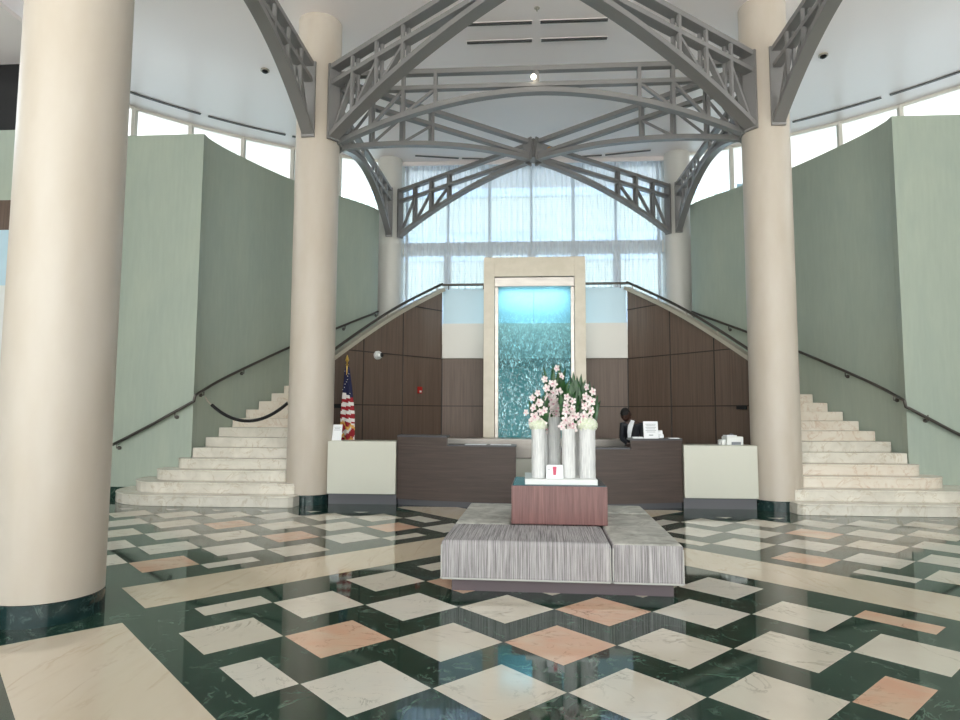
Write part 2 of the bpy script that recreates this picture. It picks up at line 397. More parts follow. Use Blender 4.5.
# ================================================================== CEILING AND ENCLOSURE
struct(MB().box(-14,14,-9,16,CEIL,CEIL+.25).build('ceiling', 'ceiling_paint'))
CC = (0, 2.07); RR = 12.3
a0 = atan2(4.1, 11.58)      # angle from +Y where the flat middle window takes over
angs = [a0+k*(pi/2-a0)/12 for k in range(13)]
def cpt(a, r=RR): return (CC[0]+r*sin(a), CC[1]+r*cos(a))
wn = 1
for sx in (-1, 1):
    low = [(sx*x, y) for x, y in (cpt(a) for a in angs)]
    low += [(sx*RR, -8.2)]
    struct(MB().wallstrip(low, 0, 6.3, .12*(1 if sx < 0 else -1)).build('wall_%s_outer' % ('left' if sx < 0 else 'right'), 'white'))
    for k in range(12):
        p, q = low[k], low[k+1]
        wroot = MB(); z0, z1 = 6.3, CEIL
        for a, b in ((p,q),):
            wroot.bar((p[0],p[1],z0+.04), (q[0],q[1],z0+.04), .1, .08).bar((p[0],p[1],z1-.03), (q[0],q[1],z1-.03), .1, .06)
            wroot.bar((p[0],p[1],z0), (p[0],p[1],z1), .09, .12)
        wo = struct(wroot.build('window_%d' % wn, 'mullion')); wn += 1
        MB().bar((p[0],p[1],(z0+z1)/2), (q[0],q[1],(z0+z1)/2), .015, z1-z0-.06, ).build('pane', 'glass', wo)
    # side wall towards the entrance, above the low wall
    struct(MB().wallstrip([(sx*RR, 2.07), (sx*RR, -8.2)], 6.3, CEIL, .12*sx*-1).build('wall_%s_side' % ('left' if sx < 0 else 'right'), 'white'))
    # return walls beside the rear window
    struct(MB().box(*sorted((sx*3.66, sx*4.3)), 13.95, 14.35, 0, CEIL).build('wall_rear_pier_%s' % ('left' if sx < 0 else 'right'), 'white'))
struct(MB().box(-3.75,3.75,14.1,14.3,0,3.4).build('wall_rear_below', 'white'))
# rear window, two tiers divided by a deep transom
rw = MB()
for k in range(-3, 4):
    x = k*1.19
    rw.box(x-.04, x+.04, 14.2, 14.32, 3.4, CEIL)
    rw.box(x-.10, x+.10, 14.1, 14.2, 3.4, 6.35) if abs(k) < 3 else None
rw.box(-3.72,3.72,14.08,14.32,6.02,6.36); rw.box(-3.72,3.72,14.18,14.32,CEIL-.07,CEIL); rw.box(-3.72,3.72,14.18,14.32,3.4,3.5)
struct(MB().box(-3.7,3.7,13.72,13.78,8.49,CEIL).build('trim_10', 'ceiling_paint'))
rwo = struct(rw.build('window_%d' % wn, 'mullion')); wn += 1
MB().box(-3.7,3.7,14.24,14.26,3.45,CEIL-.03).build('pane', 'glass', rwo)
# entrance glazing frame behind the camera
ew = MB()
for k in range(-8, 9): ew.box(k*1.5-.04, k*1.5+.04, -8.3, -8.2, 0, CEIL)
for z in (.05, 2.9, 5.7, CEIL-.1): ew.box(-12.3,12.3,-8.3,-8.2,z,z+.08)
ewo = struct(ew.build('window_%d' % wn, 'mullion')); MB().box(-12.3,12.3,-8.26,-8.25,.1,CEIL-.1).build('pane', 'glass', ewo)

# far left: darker bulkhead and bands beside the stair hall, seen past the big column
for k_, (za, zb, mm) in enumerate(((6.65,7.9,'black'),(5.34,6.65,'green_plaster'),(4.79,5.34,'wood_panel'),(3.78,4.79,'frost'),(0,3.78,'white'))):
    struct(MB().box(-11.4,-8.45,7.0,7.1,za,zb).build('trim_%d' % (k_+1), mm))
struct(MB().box(-11.4,-8.45,-1.0,7.1,7.9,7.98).build('trim_11', 'ceiling_paint'))

# ================================================================== GREEN STAIR WALLS
WALLTOP = 6.85
outer_pts = [(-6.36,7.8),(-6.2,8.6),(-5.55,10.2),(-4.78,11.35),(-4.2,12.2),(-4.02,12.62)]
outer = smooth_path(outer_pts, 6); outerS = arclen(outer)
for sx in (-1, 1):
    nm = 'left' if sx < 0 else 'right'
    path = [(sx*-p.x, p.y) for p in outer]
    struct(MB().wallstrip(path, 0, WALLTOP, .14*(-sx)).build('wall_%s' % nm, 'green_plaster', smooth=True))
    struct(MB().box(*sorted((sx*6.33, sx*(8.44 if sx < 0 else 11.8))), 7.8, 7.94, 0, WALLTOP).build('wall_%s_front' % nm, 'green_plaster'))
    struct(MB().box(*sorted((sx*7.48, sx*(8.44 if sx < 0 else 11.8))), 7.775, 7.8, 0, .16).build('baseboard_%s' % nm, 'green_marble'))

# ================================================================== MEZZANINE
H = .177; NS = 19; MZ = NS*H
mez = [(-2.02,10.5),(2.02,10.5),(2.6,11.0),(3.72,12.7),(3.72,14.1),(-3.72,14.1),(-3.72,12.7),(-2.6,11.0)]
struct(MB().prism(mez, MZ-.3, MZ).build('floor_mezzanine', 'stair_marble'))
struct(MB().box(-2.04,2.04,10.36,10.5,0,2.74).build('wall_back', 'wood_panel'))
struct(MB().box(-2.03,2.03,10.34,10.5,2.745,3.515).build('trim_6', 'fascia'))
for sx in (-1, 1):
    t = thing('glass_parapet', (sx*1.55,10.42,3.515), 'pale blue frosted glass parapet panel on the balcony, %s of the waterfall frame' % ('left' if sx < 0 else 'right'), 'parapet')
    MB().box(*sorted((sx*.004, sx*2.02)), 10.40, 10.43, 3.52, 4.31).build('glass_panel', 'frost', t, bevel=.003)
    MB().tube([(sx*1.0,10.40,4.40),(sx*2.06,10.40,4.40)], .026, 10).build('top_rail', 'rail_steel', t, smooth=True)
    MB().tube([(sx*1.12,10.40,4.29),(sx*1.12,10.40,4.40)], .012, 8).build('rail_post', 'rail_steel', t)
    MB().tube([(sx*1.9,10.40,4.29),(sx*1.9,10.40,4.40)], .012, 8).build('rail_post', 'rail_steel', t)
# seam in the centre wall panels
seam = MB()
for z in (1.69,): seam.box(-2.04,2.04,10.352,10.36,z-.008,z+.008)
seam.box(-2.04,-2.02,10.352,10.36,0,2.74); seam.box(2.02,2.04,10.352,10.36,0,2.74)
struct(seam.build('trim_7', 'dark_joint'))

# ------------------------------------------------------------------ wing walls
wing_pts = [(-3.98,7.66),(-3.55,8.28),(-2.86,9.28),(-2.04,10.36)]
wing = smooth_path(wing_pts, 8); wingS = arclen(wing)
def wing_top(s): return lerp(2.30, 4.27, s/wingS[-1])+.10*sin(pi*s/wingS[-1])
for sx in (-1, 1):
    nm = 'left' if sx < 0 else 'right'
    path = [(sx*-p.x, p.y) for p in wing]; tops = [wing_top(s) for s in wingS]
    struct(MB().wallstrip(path, 0, tops, .12*(-sx)).build('wall_wing_%s' % nm, 'wood_panel', smooth=True))
    # panel joints, set on the hall face of the wall
    jb = MB(); off = .006
    def face(s, z):
        p = at_s(wing, wingS, s); q = at_s(wing, wingS, min(s+.05, wingS[-1])); p0 = at_s(wing, wingS, max(0, min(s,wingS[-1]-.05)))
        d = (at_s(wing, wingS, min(s+.05, wingS[-1]))-at_s(wing, wingS, max(0,s-.05))).normalized(); n = Vector((d.y,-d.x))
        r = p+n*.004; return Vector((sx*-r.x, r.y, z))
    zc = lambda s: wing_top(s)
    for z in (1.69, 2.73, 3.80):
        ss = [k*wingS[-1]/24 for k in range(25) if wing_top(k*wingS[-1]/24) > z+.02]
        for a, b in zip(ss[:-1], ss[1:]): jb.bar(face(a,z), face(b,z), .012, .018)
    for fr in (.05, .335, .655):
        s = fr*wingS[-1]; jb.bar(face(s,0), face(s,wing_top(s)-.01), .018, .012)
    struct(jb.build('trim_%d' % (8 if sx < 0 else 9), 'dark_joint'))
    # steel coping and handrail
    t = thing('stair_balustrade_rail', (sx*3.98,7.66,2.2), 'dark steel handrail on a pale sloping coping above the %s brown panel wall' % nm, 'handrail')
    cp = MB()
    top = [Vector((sx*-p.x, p.y, wing_top(s)+.02)) for p, s in zip(wing, wingS)]
    for i in range(len(top)-1): cp.bar(top[i]+Vector((0,.05,0)), top[i+1]+Vector((0,.05,0)), .17, .07)
    cp.build('coping', 'cap_steel', t, smooth=True)
    MB().tube([p+Vector((0,.03,.13)) for p in top], .028, 10).build('rail_tube', 'rail_steel', t, smooth=True)
    for fr in (.08, .3, .52, .74, .95):
        s = fr*wingS[-1]; p = at_s(wing, wingS, s); z = wing_top(s)
        MB().tube([(sx*-p.x,p.y+.04,z+.03),(sx*-p.x,p.y+.04,z+.15)], .012, 8).build('rail_post', 'cap_steel', t)

# ================================================================== STAIRCASES
def step_lines(n):
    """inner and outer plan points (left stair) of riser n"""
    if n <= 5:
        y = 6.56+.31*(n-1)
        return y, None, None
    k = (n-5)/(NS-5)
    return None, at_s(wing, wingS, k*wingS[-1]), at_s(outer, outerS, .05+k*(outerS[-1]-.45))
for sx in (-1, 1):
    nm = 'left' if sx < 0 else 'right'
    t = thing('staircase', (sx*5.1,6.56,0), 'curving marble staircase with rounded bottom steps against the %s green wall' % nm, 'staircase')
    mir = lambda P: [(sx*-x, y) for x, y in P]
    xl = {1:-7.46, 2:-7.14, 3:-6.8 if sx < 0 else -6.68, 4:-6.5 if sx < 0 else -6.42}
    rad = {1:1.15, 2:.8, 3:.45, 4:.25}
    def body(n, y):
        x0 = xl[n]; r = rad[n]; xi = -3.97 if n == 1 else -4.31
        P = ([(xi, y+.3), (-4.04, y)] if n == 2 else [(xi, y)]) if n > 1 else [(xi+.02, y+.3), (xi, y+.06), (xi-.06, y)]
        P += [(x0+r-r*sin(a*pi/16), y+r-r*cos(a*pi/16)) for a in range(9)]
        P += [(x0, 7.79), (-6.31, 7.79), (-6.31, 8.0), (-4.31, 8.0)]
        if n == 1: P += [(-4.31, 7.0), (-4.1, 6.87)]
        return P
    for n in range(1, NS+1):
        z0, z1 = (n-1)*H, n*H
        m = 'stair_marble' if (n < 8 if sx < 0 else n in (1,2,5,6)) else 'stair_marble_warm'
        if n >= 8: m = 'stair_marble_warm'
        if n <= 4:
            y = 6.56+.31*(n-1)
            b = MB().prism(mir(body(n, y)), z0, z1-.03)
            P = body(n, y-.015); b.prism(mir(P), z1-.03, z1)
        else:
            def ln(q):
                if q <= 5:
                    return Vector((-4.31, 6.56+.31*4)), Vector((-6.31, 6.56+.31*4))
                _, i, o = step_lines(q); return i, o
            i0, o0 = ln(n); last = n == NS
            i1, o1 = ln(n+2 if n < NS-1 else NS+0) if not last else (Vector((-2.3,10.9)), Vector((-3.74,12.7)))
            if n == 5: i0, o0 = Vector((-4.31, 7.8)), Vector((-6.31, 7.8))
            if n == NS-1: i1, o1 = Vector((-2.2,10.75)), Vector((-3.78,12.6))
            # keep clear of walls: pull the ends in by a finger's width
            def pull(i, o, e=.0):
                d = (o-i).normalized(); return i+d*.16 if True else i, o-d*.03
            if n == 5: A, B = i0, o0
            else: A, B = pull(i0, o0)
            Cc, Dd = pull(i1, o1)
            mid_in = []; 
            P = [(A.x,A.y),(B.x,B.y)]
            if n == 5: P.append((-6.27, 8.0))
            P += [(Dd.x,Dd.y),(Cc.x,Cc.y)]
            if n == 5: P.append((-4.31,7.9))
            b = MB().prism(mir(P), 0 if n > 30 else z0-.0, z1)
        b.build('step', m, t, bevel=.008)

# wall handrails
def railpath(sx):
    a = [Vector((sx*x, y, z)) for x, y, z in ((7.78,7.70,.93),(7.0,7.70,1.33),(6.3,7.70,1.72))]
    jog = [Vector((sx*6.27,7.70,1.73)), Vector((sx*6.25,7.70,1.84))]
    b = []
    for k in range(0, 25):
        f = k/24; p = at_s(outer, outerS, f*(outerS[-1]-.12)); q = at_s(outer, outerS, f*(outerS[-1]-.12)+.1)
        d = (q-p).normalized(); n = Vector((d.y,-d.x)); r = p+n*.09
        b.append(Vector((sx*-r.x, r.y, lerp(1.86, 4.14, f))))
    return a, jog, b
for sx in (-1, 1):
    nm = 'left' if sx < 0 else 'right'
    a, jog, b = railpath(sx)
    if sx > 0:
        a = [Vector((9.3,7.70,.15)), Vector((8.2,7.70,.72))]+a
        for v_ in a+jog+b: v_.z -= .06
    t = thing('wall_handrail', tuple(a[0]), 'dark steel handrail climbing the %s green stair wall with a jog at the corner' % nm, 'handrail')
    MB().tube(a+jog+b, .027, 10).build('rail_tube', 'rail_steel', t, smooth=True)
    br = [(Vector((sx*x,7.70,z)), Vector((sx*x,7.79,z-.1))) for x, z in ((7.7,.97),(6.62,1.54))]
    for k in (1, 6, 13, 19, 24):
        p = b[k]; f = k/24; c = at_s(outer, outerS, f*(outerS[-1]-.12)+.02); br.append((p, Vector((sx*-c.x, c.y, p.z-.1))))
    for p, q in br:
        m = MB().tube([p, (p.x,p.y,q.z), q], .011, 8)
        d = (Vector((q.x,q.y,0))-Vector((p.x,p.y,0))).normalized()
        m.tube([q-d*.02, q-d*.002], .036, 14); m.build('bracket', 'rail_steel', t, smooth=True)

# velvet rope across the left stair
t = thing('velvet_rope', (-6.12,7.95,1.74), 'black velvet rope hanging across the left marble staircase', 'rope')
pts = []
for k in range(21):
    f = k/20; pts.append((lerp(-6.08,-4.32,f), lerp(7.85,7.42,f), lerp(1.74,1.78,f)-4*.38*f*(1-f)))
MB().tube(pts[1:-1], .03, 10).build('rope', 'black', t, smooth=True)
MB().tube([(-6.15,7.88,1.82), pts[0], pts[1]], .012, 8).build('hook', 'cap_steel', t, smooth=True)
MB().tube([pts[-2], pts[-1], (-4.28,7.37,1.80)], .012, 8).build('hook', 'cap_steel', t, smooth=True)

# ================================================================== COLUMNS
def column(x, y, r, label, base=True, z0=0):
    t = thing('column', (x,y,z0), label, 'column')
    MB().lathe([(r, .163), (r, CEIL-z0)], (x,y,z0), 64).build('shaft', 'column_plaster' if base else 'fascia', t, smooth=True)
    MB().lathe([(r+.004, 0), (r+.004, .158), (r-.01, .162)], (x,y,z0), 64).build('base_ring', 'base_marble' if base else 'fascia', t, smooth=True)
column(-3.905, 1.12, .385, 'huge cream round column in the left foreground with green marble base ring')
column(-3.92, 7.25, .385, 'cream round column between the left staircase and the reception desk')
column(3.92, 7.25, .385, 'cream round column between the right staircase and the reception desk')
column(-3.95, 13.6, .34, 'distant pale column left of the curtained window', False, 0)
column(3.95, 13.6, .34, 'distant pale column right of the curtained window', False, 0)

# ================================================================== TRUSSES
ZT, ZM, ZB, ZC = 7.67, 7.37, 6.36, 7.22
def truss(name, P, Q, label, cat='truss', full=True, wd=.13, group=None, r=.37, posts=(.585,1.17,1.75), zc=ZC, centre=True, aw=.15):
    """P at the column axis, Q the other column axis (full) or the crossing point (half)"""
    P = Vector((P[0],P[1],0)); Q = Vector((Q[0],Q[1],0)); L = (Q-P).length; d = (Q-P)/L; side = Vector((-d.y,d.x,0))
    half = L/2 if full else L
    t = thing(name, (P.x+d.x*r, P.y+d.y*r, ZB), label, cat, group)
    e0 = r+.005; e1 = L-e0 if full else L-.19
    W = lambda s, z, o=0: P+d*s+Vector((0,0,z))+side*o
    span = half-e0
    def arch(s):
        u = (half-s) if s <= half else (s-half)
        return zc-(zc-ZB)*(min(1, u/span)**1.9)
    def blk(m, s0, s1, z0, z1, w): m.bar(W(s0,(z0+z1)/2), W(s1,(z0+z1)/2), w, z1-z0)
    ends = [e0]+([e1] if full else [])
    for e in ends:
        s1 = e+.05 if e < half else e-.05
        m = MB(); blk(m, e, s1, ZB-.05, ZT, aw+.03); m.build('end_plate', 'truss_paint', t)
    m = MB(); blk(m, e0+.05, e1-(.05 if full else 0), ZT-.09, ZT, wd); m.build('top_chord', 'truss_paint', t, bevel=.006)
    m = MB(); blk(m, e0+.05, e1-(.05 if full else 0), ZM-.08, ZM, wd*.9); m.build('middle_chord', 'truss_paint', t, bevel=.006)
    N = 40 if full else 22; vs = []; fs = []
    for k in range(N+1):
        s = lerp(e0+.05, e1-(.05 if full else 0), k/N); z = arch(s)
        vs += [W(s,z-.04,-aw/2), W(s,z-.04,aw/2), W(s,z+.05,aw/2), W(s,z+.05,-aw/2)]
    for k in range(N):
        a, b = 4*k, 4*k+4
        for j in range(4): fs.append((a+j, a+(j+1)%4, b+(j+1)%4, b+j))
    fs += [(0,1,2,3), (4*N,4*N+1,4*N+2,4*N+3)]
    MB().add(vs, fs).build('arch', 'truss_paint', t, smooth=True)
    sides = [1] + ([-1] if full else [])
    for sg in sides:
        ps = [e0+p for p in posts]; ps = [p if sg > 0 else L-p for p in ps]
        for p in ps:
            m = MB()
            for o in (-wd*.32, wd*.32): m.bar(W(p, arch(p), o), W(p, ZT-.05, o), .045, .06, side)
            m.build('post', 'truss_paint', t)
        chain = [e0+.05 if sg > 0 else L-e0-.05]+ps
        for i in range(3):
            lo, hi = chain[i], chain[i+1]
            m = MB(); m.bar(W(lo, arch(lo)+.03), W(hi, ZM-.05), wd*.5, .05, side); m.build('brace', 'truss_paint', t)
    if full and centre:
        m = MB(); m.bar(W(half, zc), W(half, ZT-.03), .06, .1, side); m.build('post', 'truss_paint', t)
    return t
mL, mR, fL, fR, nL, nR = (-3.92,7.25), (3.92,7.25), (-3.95,13.6), (3.95,13.6), (-3.86,1.02), (3.86,1.02)
truss('arched_truss', mL, mR, 'grey steel arched truss spanning straight between the two columns flanking the desk')
truss('arched_truss', (-3.95,7.25), (-3.87,13.6), 'grey steel side truss running back from the left desk column to the distant left column')
truss('arched_truss', (3.95,7.25), (3.87,13.6), 'grey steel side truss running back from the right desk column to the distant right column')
truss('arched_truss', (-3.95,1.12), (-3.97,7.25), 'grey steel side truss from the foreground column to the left desk column', aw=.2, wd=.16)
truss('arched_truss', (3.95,1.12), (3.99,7.25), 'grey steel side truss coming forward from the right desk column, cut by the top edge', aw=.2, wd=.16)
hubF = (0, 10.42); hubN = (0, 4.13); dp = (.64,1.29,1.95)
for P, Q, lb in ((mL,hubF,'grey diagonal half truss from the left desk column back to the hub before the window'),
                 (mR,hubF,'grey diagonal half truss from the right desk column back to the hub before the window'),
                 (fL,hubF,'grey diagonal half truss in front of the curtain, left side of the hub'),
                 (fR,hubF,'grey diagonal half truss in front of the curtain, right side of the hub'),
                 (mL,hubN,'large near diagonal truss rising from the left desk column out of the top edge'),
                 (mR,hubN,'large near diagonal truss rising from the right desk column out of the top edge')):
    nr = Q is hubN; sh = .04 if P[0] < 0 else -.01
    truss('arched_truss', (P[0]+sh,P[1]), Q, lb, full=False, posts=dp, zc=7.24, aw=.2 if nr else .15, wd=.18 if nr else .14)
hub = thing('truss_hub', (0,10.42,7.2), 'dark grey square steel hub where four trusses cross before the window', 'hub')
MB().prism([(.2,10.42),(0,10.62),(-.2,10.42),(0,10.22)], 7.24, 7.67).build('hub_box', 'truss_paint', hub)
for a in (39, 141, 219, 321):
    c, s = cos(radians(a)), sin(radians(a))
    MB().bar((c*.155, 10.42+s*.155, 7.44), (c*.185, 10.42+s*.185, 7.44), .26, .52, (-s,c,0)).build('flange_plate', 'truss_paint', hub)

# ================================================================== CURTAIN
def curtain():
    m = MB(); n = 760; vs = []
    for k in range(n+1):
        x = lerp(-3.58, 3.58, k/n)
        y = 13.86+.03*sin(x*36+1.5*sin(x*3.1))+.008*sin(x*83+2*sin(x*5))
        for z in (3.42, 5.2, 7, CEIL-.01): vs.append((x, y+(.01*sin(x*20) if z < 5 else 0), z))
    fs = [(4*k+j, 4*k+4+j, 4*k+5+j, 4*k+1+j) for k in range(n) for j in range(3)]
    m.add(vs, fs); return m.build('sheer_curtain', 'curtain', smooth=True)
tag(curtain(), 'long sheer white voile curtain hanging across the tall rear window', 'curtain')

# ================================================================== CEILING FITTINGS
sc = 0
def slot(p, q, label):
    p = Vector((*p, CEIL-.012)); q = Vector((*q, CEIL-.012))
    t = thing('linear_diffuser', tuple(p), label, 'air diffuser', 'linear slot diffusers in the ceiling')
    MB().bar(p+Vector((0,0,.006)), q+Vector((0,0,.006)), .09, .01).build('frame', 'ceiling_paint', t)
    a, b = p.lerp(q,.01), q.lerp(p,.01); sd = (q-p).normalized().cross(Vector((0,0,1)))
    for o in (-.025, .025): MB().bar(a+sd*o-Vector((0,0,.008)), b+sd*o-Vector((0,0,.008)), .03, .01).build('slot', 'grille', t)
slot((-1.25,7.38),(-.06,7.38),'dark linear slot in the ceiling, near row, left of the centre line')
slot((.07,7.38),(1.3,7.38),'dark linear slot in the ceiling, near row, right of the centre line')
slot((-1.31,7.95),(-.05,7.95),'dark linear slot in the ceiling, second row, left of the centre line')
slot((.1,7.95),(1.36,7.95),'dark linear slot in the ceiling, second row, right of the centre line')
for sx in (-1, 1):
    nm = 'left' if sx < 0 else 'right'
    slot((sx*3.2,13.25),(sx*2.0,13.5),'dark linear slot near the top of the curtain, outer one on the %s' % nm)
    slot((sx*1.93,13.51),(sx*1.1,13.6),'dark linear slot near the top of the curtain, inner one on the %s' % nm)
def arcslot(sx, a0, a1, label):
    t = thing('linear_diffuser', (sx*cpt((a0+a1)/2,11.55)[0], cpt((a0+a1)/2,11.55)[1], CEIL-.02), label, 'air diffuser', 'linear slot diffusers in the ceiling')
    P = [cpt(lerp(a0,a1,k/10), 11.55) for k in range(11)]
    m = MB()
    for p, q in zip(P[:-1], P[1:]): m.bar((sx*p[0],p[1],CEIL-.012), (sx*q[0],q[1],CEIL-.012), .07, .02)
    m.build('slot', 'grille', t)
for sx in (-1, 1):
    nm = 'left' if sx < 0 else 'right'
    for a, b, w_ in ((.40,.56,'farthest'),(.575,.735,'middle'),(.75,.91,'nearest')):
        arcslot(sx, a, b, '%s curved dark slot along the %s edge of the ceiling above the clerestory' % (w_, nm))
def fitting(x, y, label):
    t = thing('ceiling_detector', (x,y,CEIL), label, 'detector')
    MB().lathe([(.09,-.025),(.09,0)], (x,y,CEIL), 20).build('plate', 'cap_steel', t, smooth=True)
    MB().lathe([(.03,-.07),(.06,-.05),(.06,-.025)], (x,y,CEIL), 16).build('sensor', 'black', t, smooth=True)
fitting(-5.56, 8.7, 'small dark round fitting on the ceiling left of the left desk column')
fitting(5.67, 8.81, 'small dark round fitting on the ceiling right of the right desk column')
t = thing('sprinkler_head', (.01,6.99,CEIL), 'tiny sprinkler head on the ceiling above the first slot diffusers', 'sprinkler')
MB().lathe([(.05,-.01),(.05,0)], (.01,6.99,CEIL), 16).build('rosette', 'cap_steel', t); MB().tube([(.01,6.99,CEIL-.06),(.01,6.99,CEIL-.01)], .012, 8).build('nozzle', 'cap_steel', t)
t = thing('truss_lamp', (-.04,7.25,7.4), 'small glowing globe lamp fixed to the centre of the straight front truss', 'lamp')
MB().ball((-.05,7.12,7.42), .05, 14, 10).build('globe', 'bulb', t, smooth=True); MB().tube([(-.05,7.12,7.46),(-.04,7.18,7.57)], .02, 10).build('socket', 'truss_paint', t)
t = thing('hub_spotlight', (.36,10.35,7.5), 'small amber fitting on the truss just right of the hub', 'lamp')
MB().ball((.36,10.42,7.50), .05, 12, 8).build('lens', 'amber', t, smooth=True); MB().tube([(.36,10.45,7.52),(.38,10.62,7.62)], .015, 8).build('arm', 'rail_steel', t)

# ================================================================== WATERFALL
t = thing('waterfall_feature', (0,9.8,0), 'tall stone framed glass waterfall with rippling turquoise water behind the reception', 'water feature')
sr = MB(); sr.box(-1.07,-.84,9.68,10.0,0,4.84); sr.box(.84,1.07,9.68,10.0,0,4.84); sr.box(-.84,.84,9.68,10.0,4.42,4.84)
sr.build('stone_surround', 'stone', t, bevel=.006)
MB().box(-.84,.84,9.66,9.9,4.2,4.4).build('steel_header', 'steel', t, bevel=.01)
sf = MB(); sf.box(-.83,-.76,9.70,9.86,.9,4.2); sf.box(.76,.83,9.70,9.86,.9,4.2); sf.build('steel_jambs', 'steel', t, bevel=.004)
MB().box(-.76,.76,9.78,9.80,.95,4.2).build('water_sheet', 'water', t)
bs = MB(); bs.box(-1.85,1.85,8.95,9.62,.66,1.04); bs.build('steel_basin', 'steel', t, bevel=.01)
MB().box(-1.8,1.8,9.0,9.62,0,.655).build('basin_base', 'desk_white', t)
MB().box(-1.8,1.8,9.62,9.68,0,.95).build('basin_back', 'stone', t)
# the water is lit from the head of its frame by an aqua strip lamp
area('waterfall_lamp', (0,10.05,4.3), (radians(8),0,0), 1.5, .1, 9, (.8,.97,1))

# ================================================================== RECEPTION
for sx in (-1, 1):
    nm = 'left' if sx < 0 else 'right'
    t = thing('white_counter', (sx*2.96,7.25,0), 'low white counter block between the %s column and the dark desk' % nm, 'counter'); dz = -.03 if sx > 0 else 0
    MB().box(*sorted((sx*2.375, sx*3.545)), 7.03, 7.5, .18, 1.06+dz).build('body', 'desk_white', t, bevel=.006)
    MB().box(*sorted((sx*2.375, sx*3.54)), 7.12, 7.46, 0, .18).build('kick_plate', 'kick', t)
    # dark desk with a curved front
    N = 24
    def fy(x): return 6.74+.09*(abs(x)/1)**2*.72
    t = thing('reception_desk', (sx*1.38,7.1,0), 'dark wood reception desk with stepped top and curved front, %s half' % nm, 'desk')
    def seg(x0, x1, z0, z1, inset, name, m, depth=.36):
        xs = [lerp(x0,x1,k/N) for k in range(N+1)]
        P = [(sx*x, fy(x)+inset) for x in xs]+[(sx*x, fy(x)+depth) for x in reversed(xs)]
        return MB().prism(P, z0, z1).build(name, m, t)
    seg(.36, 2.37, .1, .995+dz, 0, 'front_panel', 'wood_desk')
    seg(1.5, 2.37, .997+dz, 1.135+dz, 0, 'raised_front', 'wood_desk', .1)
    seg(1.49, 2.37, 1.137+dz, 1.165+dz, -.012, 'raised_top', 'kick', .38)
    seg(.35, 1.485, .997+dz, 1.02+dz, -.012, 'low_top', 'kick', .38)
    seg(.4, 2.36, 0, .098, .06, 'kick_plate', 'kick', .34)
    MB().box(*sorted((sx*.45, sx*2.36)), 7.25, 7.55, .72, .76).build('work_surface', 'kick', t)
# papers and things on the desks
def single(mb, name, m, label, cat, group=None, **k): return tag(mb.build(name, m, **k), label, cat, group)
single(MB().add([(-1.2,6.86,1.022),(-.85,6.82,1.022),(-.84,7.02,1.022),(-1.19,7.05,1.022),(-1.2,6.86,1.028),(-.85,6.82,1.028),(-.84,7.02,1.028),(-1.19,7.05,1.028)],
    [(0,3,2,1),(4,5,6,7),(0,1,5,4),(1,2,6,5),(2,3,7,6),(3,0,4,7)]), 'open_folder', 'paper', 'thin white open folder lying on the low counter of the left desk', 'folder')
single(MB().add([(-.78,6.84,1.022),(-.44,6.80,1.022),(-.44,7.0,1.022),(-.77,7.03,1.022),(-.78,6.84,1.028),(-.44,6.80,1.028),(-.44,7.0,1.028),(-.77,7.03,1.028)],
    [(0,3,2,1),(4,5,6,7),(0,1,5,4),(1,2,6,5),(2,3,7,6),(3,0,4,7)]), 'paper_sheet', 'paper', 'white sheet of paper at the inner end of the left desk', 'paper')
def lean_sign(name, x, y, z, wd, ht, label, cat, lean=.06, rows=6, logo=True):
    t = thing(name, (x,y,z), label, cat)
    vs = [(x-wd/2,y,z),(x+wd/2,y,z),(x+wd/2,y+lean,z+ht),(x-wd/2,y+lean,z+ht)]
    m = MB(); m.add(vs+[(a,b+.012,c) for a,b,c in vs], [(0,1,2,3),(7,6,5,4),(0,4,5,1),(1,5,6,2),(2,6,7,3),(3,7,4,0)]); m.build('panel', 'paper', t)
    pr = MB()
    for k in range(rows):
        f = .82-k*.09; w2 = wd*(.3 if k % 2 else .36)
        yy = y+lean*f-.002; pr.add([(x-w2,yy,z+ht*f),(x+w2,yy,z+ht*f),(x+w2,yy+.0005,z+ht*(f+.022)),(x-w2,yy+.0005,z+ht*(f+.022))], [(0,1,2,3)])
    if logo:
        f = .2; yy = y+lean*f-.002; pr.add([(x-wd*.15,yy,z+ht*.12),(x+wd*.15,yy,z+ht*.12),(x+wd*.15,yy+.001,z+ht*.22),(x-wd*.15,yy+.001,z+ht*.22)], [(0,1,2,3)])
    pr.build('printed_text', 'ink', t)
    MB().add([(x-wd*.3,y+.1,z),(x+wd*.3,y+.1,z),(x+wd*.3,y+lean+.004,z+ht*.7),(x-wd*.3,y+lean+.004,z+ht*.7)], [(0,1,2,3)]).build('stand', 'paper', t)
lean_sign('desk_sign', 1.845, 6.98, 1.137, .235, .28, 'white printed sign standing on the right reception desk beside the person', 'sign')
lean_sign('brochure_stand', -3.45, 7.2, 1.062, .16, .27, 'white leaflet in a stand on the left white counter next to the column', 'leaflet stand', .09, 3, False)
t = thing('paper_roll', (2.07,7.05,1.137), 'white rounded tape dispenser just right of the white desk sign', 'dispenser')
MB().box(2.03,2.12,7.05,7.17,1.137,1.21).build('body', 'paper', t, bevel=.02); MB().tube([(2.03,7.11,1.22),(2.1,7.11,1.22)], .05, 16).build('roll', 'paper', t, smooth=True)
t.location.x -= .055
single(MB().box(1.55,1.715,6.95,7.1,1.137,1.162), 'paper_stack', 'paper', 'low stack of white papers on the right desk left of the sign', 'papers', bevel=.003)
single(MB().box(2.14,2.3,6.98,7.1,1.137,1.148), 'notepad', 'paper', 'flat pale notepad near the outer end of the right desk', 'notepad', bevel=.002)
